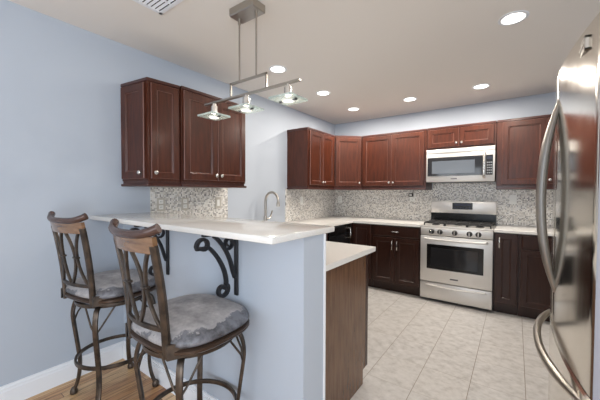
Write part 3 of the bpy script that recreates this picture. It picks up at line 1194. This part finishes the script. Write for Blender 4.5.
for x in (.812, 1.130, 1.468):
    b = NB()
    lathe(b, [(.012, 1.941), (.012, 1.925), (.022, 1.922), (.024, 1.872), (.018, 1.866)], (x, PY, 0), n=18)
    sk = obj('socket', b, MT['nickel'], t)
    g = NB()
    box(g, (x - .080, PY - .080, 1.848), (x + .080, PY + .080, 1.861), .002)
    gl = obj('glass_shade', g, MT['glass'], t, 0)
    b = NB()
    lathe(b, [(.010, 1.838), (.034, 1.842), (.040, 1.849), (.040, 1.861), (.030, 1.866)], (x, PY, 0), n=20)
    obj('lamp_lens', b, MT['frost'], sk)
    b = NB()
    box(b, (x - .060, PY - .007, 1.8615), (x + .060, PY + .007, 1.867))
    for q in (x - .060, x + .052):
        box(b, (q, PY - .007, 1.842), (q + .008, PY + .007, 1.867))
    box(b, (x - .060, PY - .007, 1.842), (x - .036, PY + .007, 1.8475))
    box(b, (x + .036, PY - .007, 1.842), (x + .060, PY + .007, 1.8475))
    obj('clip', b, MT['gray'], gl)
    l = bpy.data.lights.new('pendant_bulb', 'POINT')
    l.energy = .4
    l.color = WARM
    l.shadow_soft_size = .03
    lo = bpy.data.objects.new('pendant_bulb', l)
    lo.location = (x, PY, 1.80)
    COL.objects.link(lo)

# ------------------------------------------------------------------ recessed ceiling lights
cans = [(.687, 2.18, .55, 'recessed ceiling light just behind the pendant crossbar'),
        (.683, 3.005, .75, 'recessed ceiling light above the sink wall, second behind the pendant'),
        (.676, 3.82, 1.5, 'recessed ceiling light nearest the far left kitchen corner'),
        (1.44, 3.82, 1.7, 'recessed ceiling light above the cabinets left of the microwave'),
        (2.20, 3.81, 1.7, 'recessed ceiling light above the microwave'),
        (2.492, 2.457, 1.5, 'large looking recessed ceiling light above the refrigerator')]
for x, y, pw, lab in cans:
    t = thing('recessed_light', (x, y, H), lab, 'ceiling light', 'recessed ceiling lights')
    b = NB()
    loft(b, [[(x + r * math.cos(2 * PI * k / 28), y + r * math.sin(2 * PI * k / 28), z) for k in range(28)] for r, z in ((.066, H - .001), (.066, H - .005), (.082, H - .006), (.086, H - .003), (.086, H - .0005))], cap=False)
    obj('trim_ring', b, MT['white'], t, 40)
    obj('lens', lathe(NB(), [(.067, H - .0005), (.067, H - .004), (.05, H - .0045), (.01, H - .0045)], (x, y, 0), n=28), MT['lens'], t, 40)
    area_light('recessed_light_glow', (x, y, H - .012), (0, 0, 0), .12, .12, CAN_POWER * pw, WARM, 'DISK')

# ceiling register
t = thing('ceiling_vent', (.76, .91, H), 'white louvered air vent in the ceiling', 'vent')
VX0, VX1, VY0, VY1 = .63, .93, .74, 1.07
b = NB()
box(b, (VX0, VY0, H - .008), (VX1, VY0 + .025, H - .0005), .002)
box(b, (VX0, VY1 - .025, H - .008), (VX1, VY1, H - .0005), .002)
box(b, (VX0, VY0, H - .008), (VX0 + .025, VY1, H - .0005), .002)
box(b, (VX1 - .025, VY0, H - .008), (VX1, VY1, H - .0005), .002)
box(b, ((VX0 + VX1) / 2 - .004, VY0, H - .007), ((VX0 + VX1) / 2 + .004, VY1, H - .0005))
obj('frame', b, MT['white'], t, 0)
obj('duct_opening', box(NB(), (VX0 + .02, VY0 + .02, H - .0015), (VX1 - .02, VY1 - .02, H - .0005)), MT['dark'], t, 0)
b = NB()
for k in range(10):
    y = VY0 + .040 + k * .0265
    v = [b.verts.new(p) for p in ((VX0 + .02, y, H - .002), (VX1 - .02, y, H - .002), (VX1 - .02, y + .014, H - .009), (VX0 + .02, y + .014, H - .009))]
    v2 = [b.verts.new(q.co + Vector((0, .0015, .0012))) for q in v]
    b.faces.new(v)
    b.faces.new(v2[::-1])
    for i in range(4):
        b.faces.new((v[i], v[(i + 1) % 4], v2[(i + 1) % 4], v2[i]))
obj('louvers', b, MT['white'], t, 0)

# ------------------------------------------------------------------ outlets and switches
def outlet(c, n, label, kind='outlet', plate='plastic'):
    c, n = Vector(c), Vector(n)
    u = Vector((0, 1, 0)) if abs(n.x) > .5 else Vector((1, 0, 0))
    t = thing('wall_' + kind if kind == 'switch' else 'wall_outlet', c, label, kind)

    def bx(a0, a1, z0, z1, d0, d1, bev=.001):
        p, q = c + u * a0 + n * d0, c + u * a1 + n * d1
        return box(NB(), (min(p.x, q.x), min(p.y, q.y), c.z + z0), (max(p.x, q.x), max(p.y, q.y), c.z + z1), bev)
    obj('cover_plate', bx(-.036, .036, -.058, .058, 0.0005, .006), MT[plate], t, 0)
    if kind == 'switch':
        obj('rocker', bx(-.017, .017, -.033, .033, .0055, .009), MT['plastic'], t, 0)
    else:
        for s in (-1, 1):
            f = obj('socket', bx(-.020, .020, s * .024 - .018, s * .024 + .018, .0055, .008), MT['plastic'], t, 0)
            b = NB()
            for a in (-.007, .005):
                p, q = c + u * a + n * .0078, c + u * (a + .0028) + n * .0086
                box(b, (min(p.x, q.x), min(p.y, q.y), c.z + s * .024 - .004), (max(p.x, q.x), max(p.y, q.y), c.z + s * .024 + .007))
            obj('slots', b, MT['slot'], f, 0)
    return t


NX = (1, 0, 0)
NY = (0, -1, 0)
outlet((.009, 1.40, 1.215), NX, 'outlet nearest the bar stools on the mosaic above the bar', plate='plate')
outlet((.009, 1.635, 1.215), NX, 'middle outlet on the mosaic strip above the bar', plate='plate')
outlet((.009, 2.02, 1.215), NX, 'grey switch at the far end of the mosaic strip above the bar', 'switch', plate='plate')
outlet((.009, 3.52, 1.205), NX, 'white switch on the left wall mosaic right of the faucet', 'switch')
outlet((.11, YB - .009, 1.21), NY, 'outlet on the back wall mosaic beside the corner')
outlet((1.30, YB - .009, 1.255), NY, 'outlet on the back wall mosaic left of the range')
t = thing('plug_adapter', (1.285, YB - .017, 1.29), 'small black plug-in adapter on the outlet left of the range', 'adapter')
obj('case', box(NB(), (1.255, YB - .048, 1.268), (1.318, YB - .0175, 1.318), .004), MT['blackmatt'], t)
obj('face', box(NB(), (1.268, YB - .050, 1.280), (1.305, YB - .0475, 1.306), .001), MT['plastic'], t)
outlet((2.50, YB - .009, 1.245), NY, 'white switch on the back wall mosaic right of the range', 'switch')
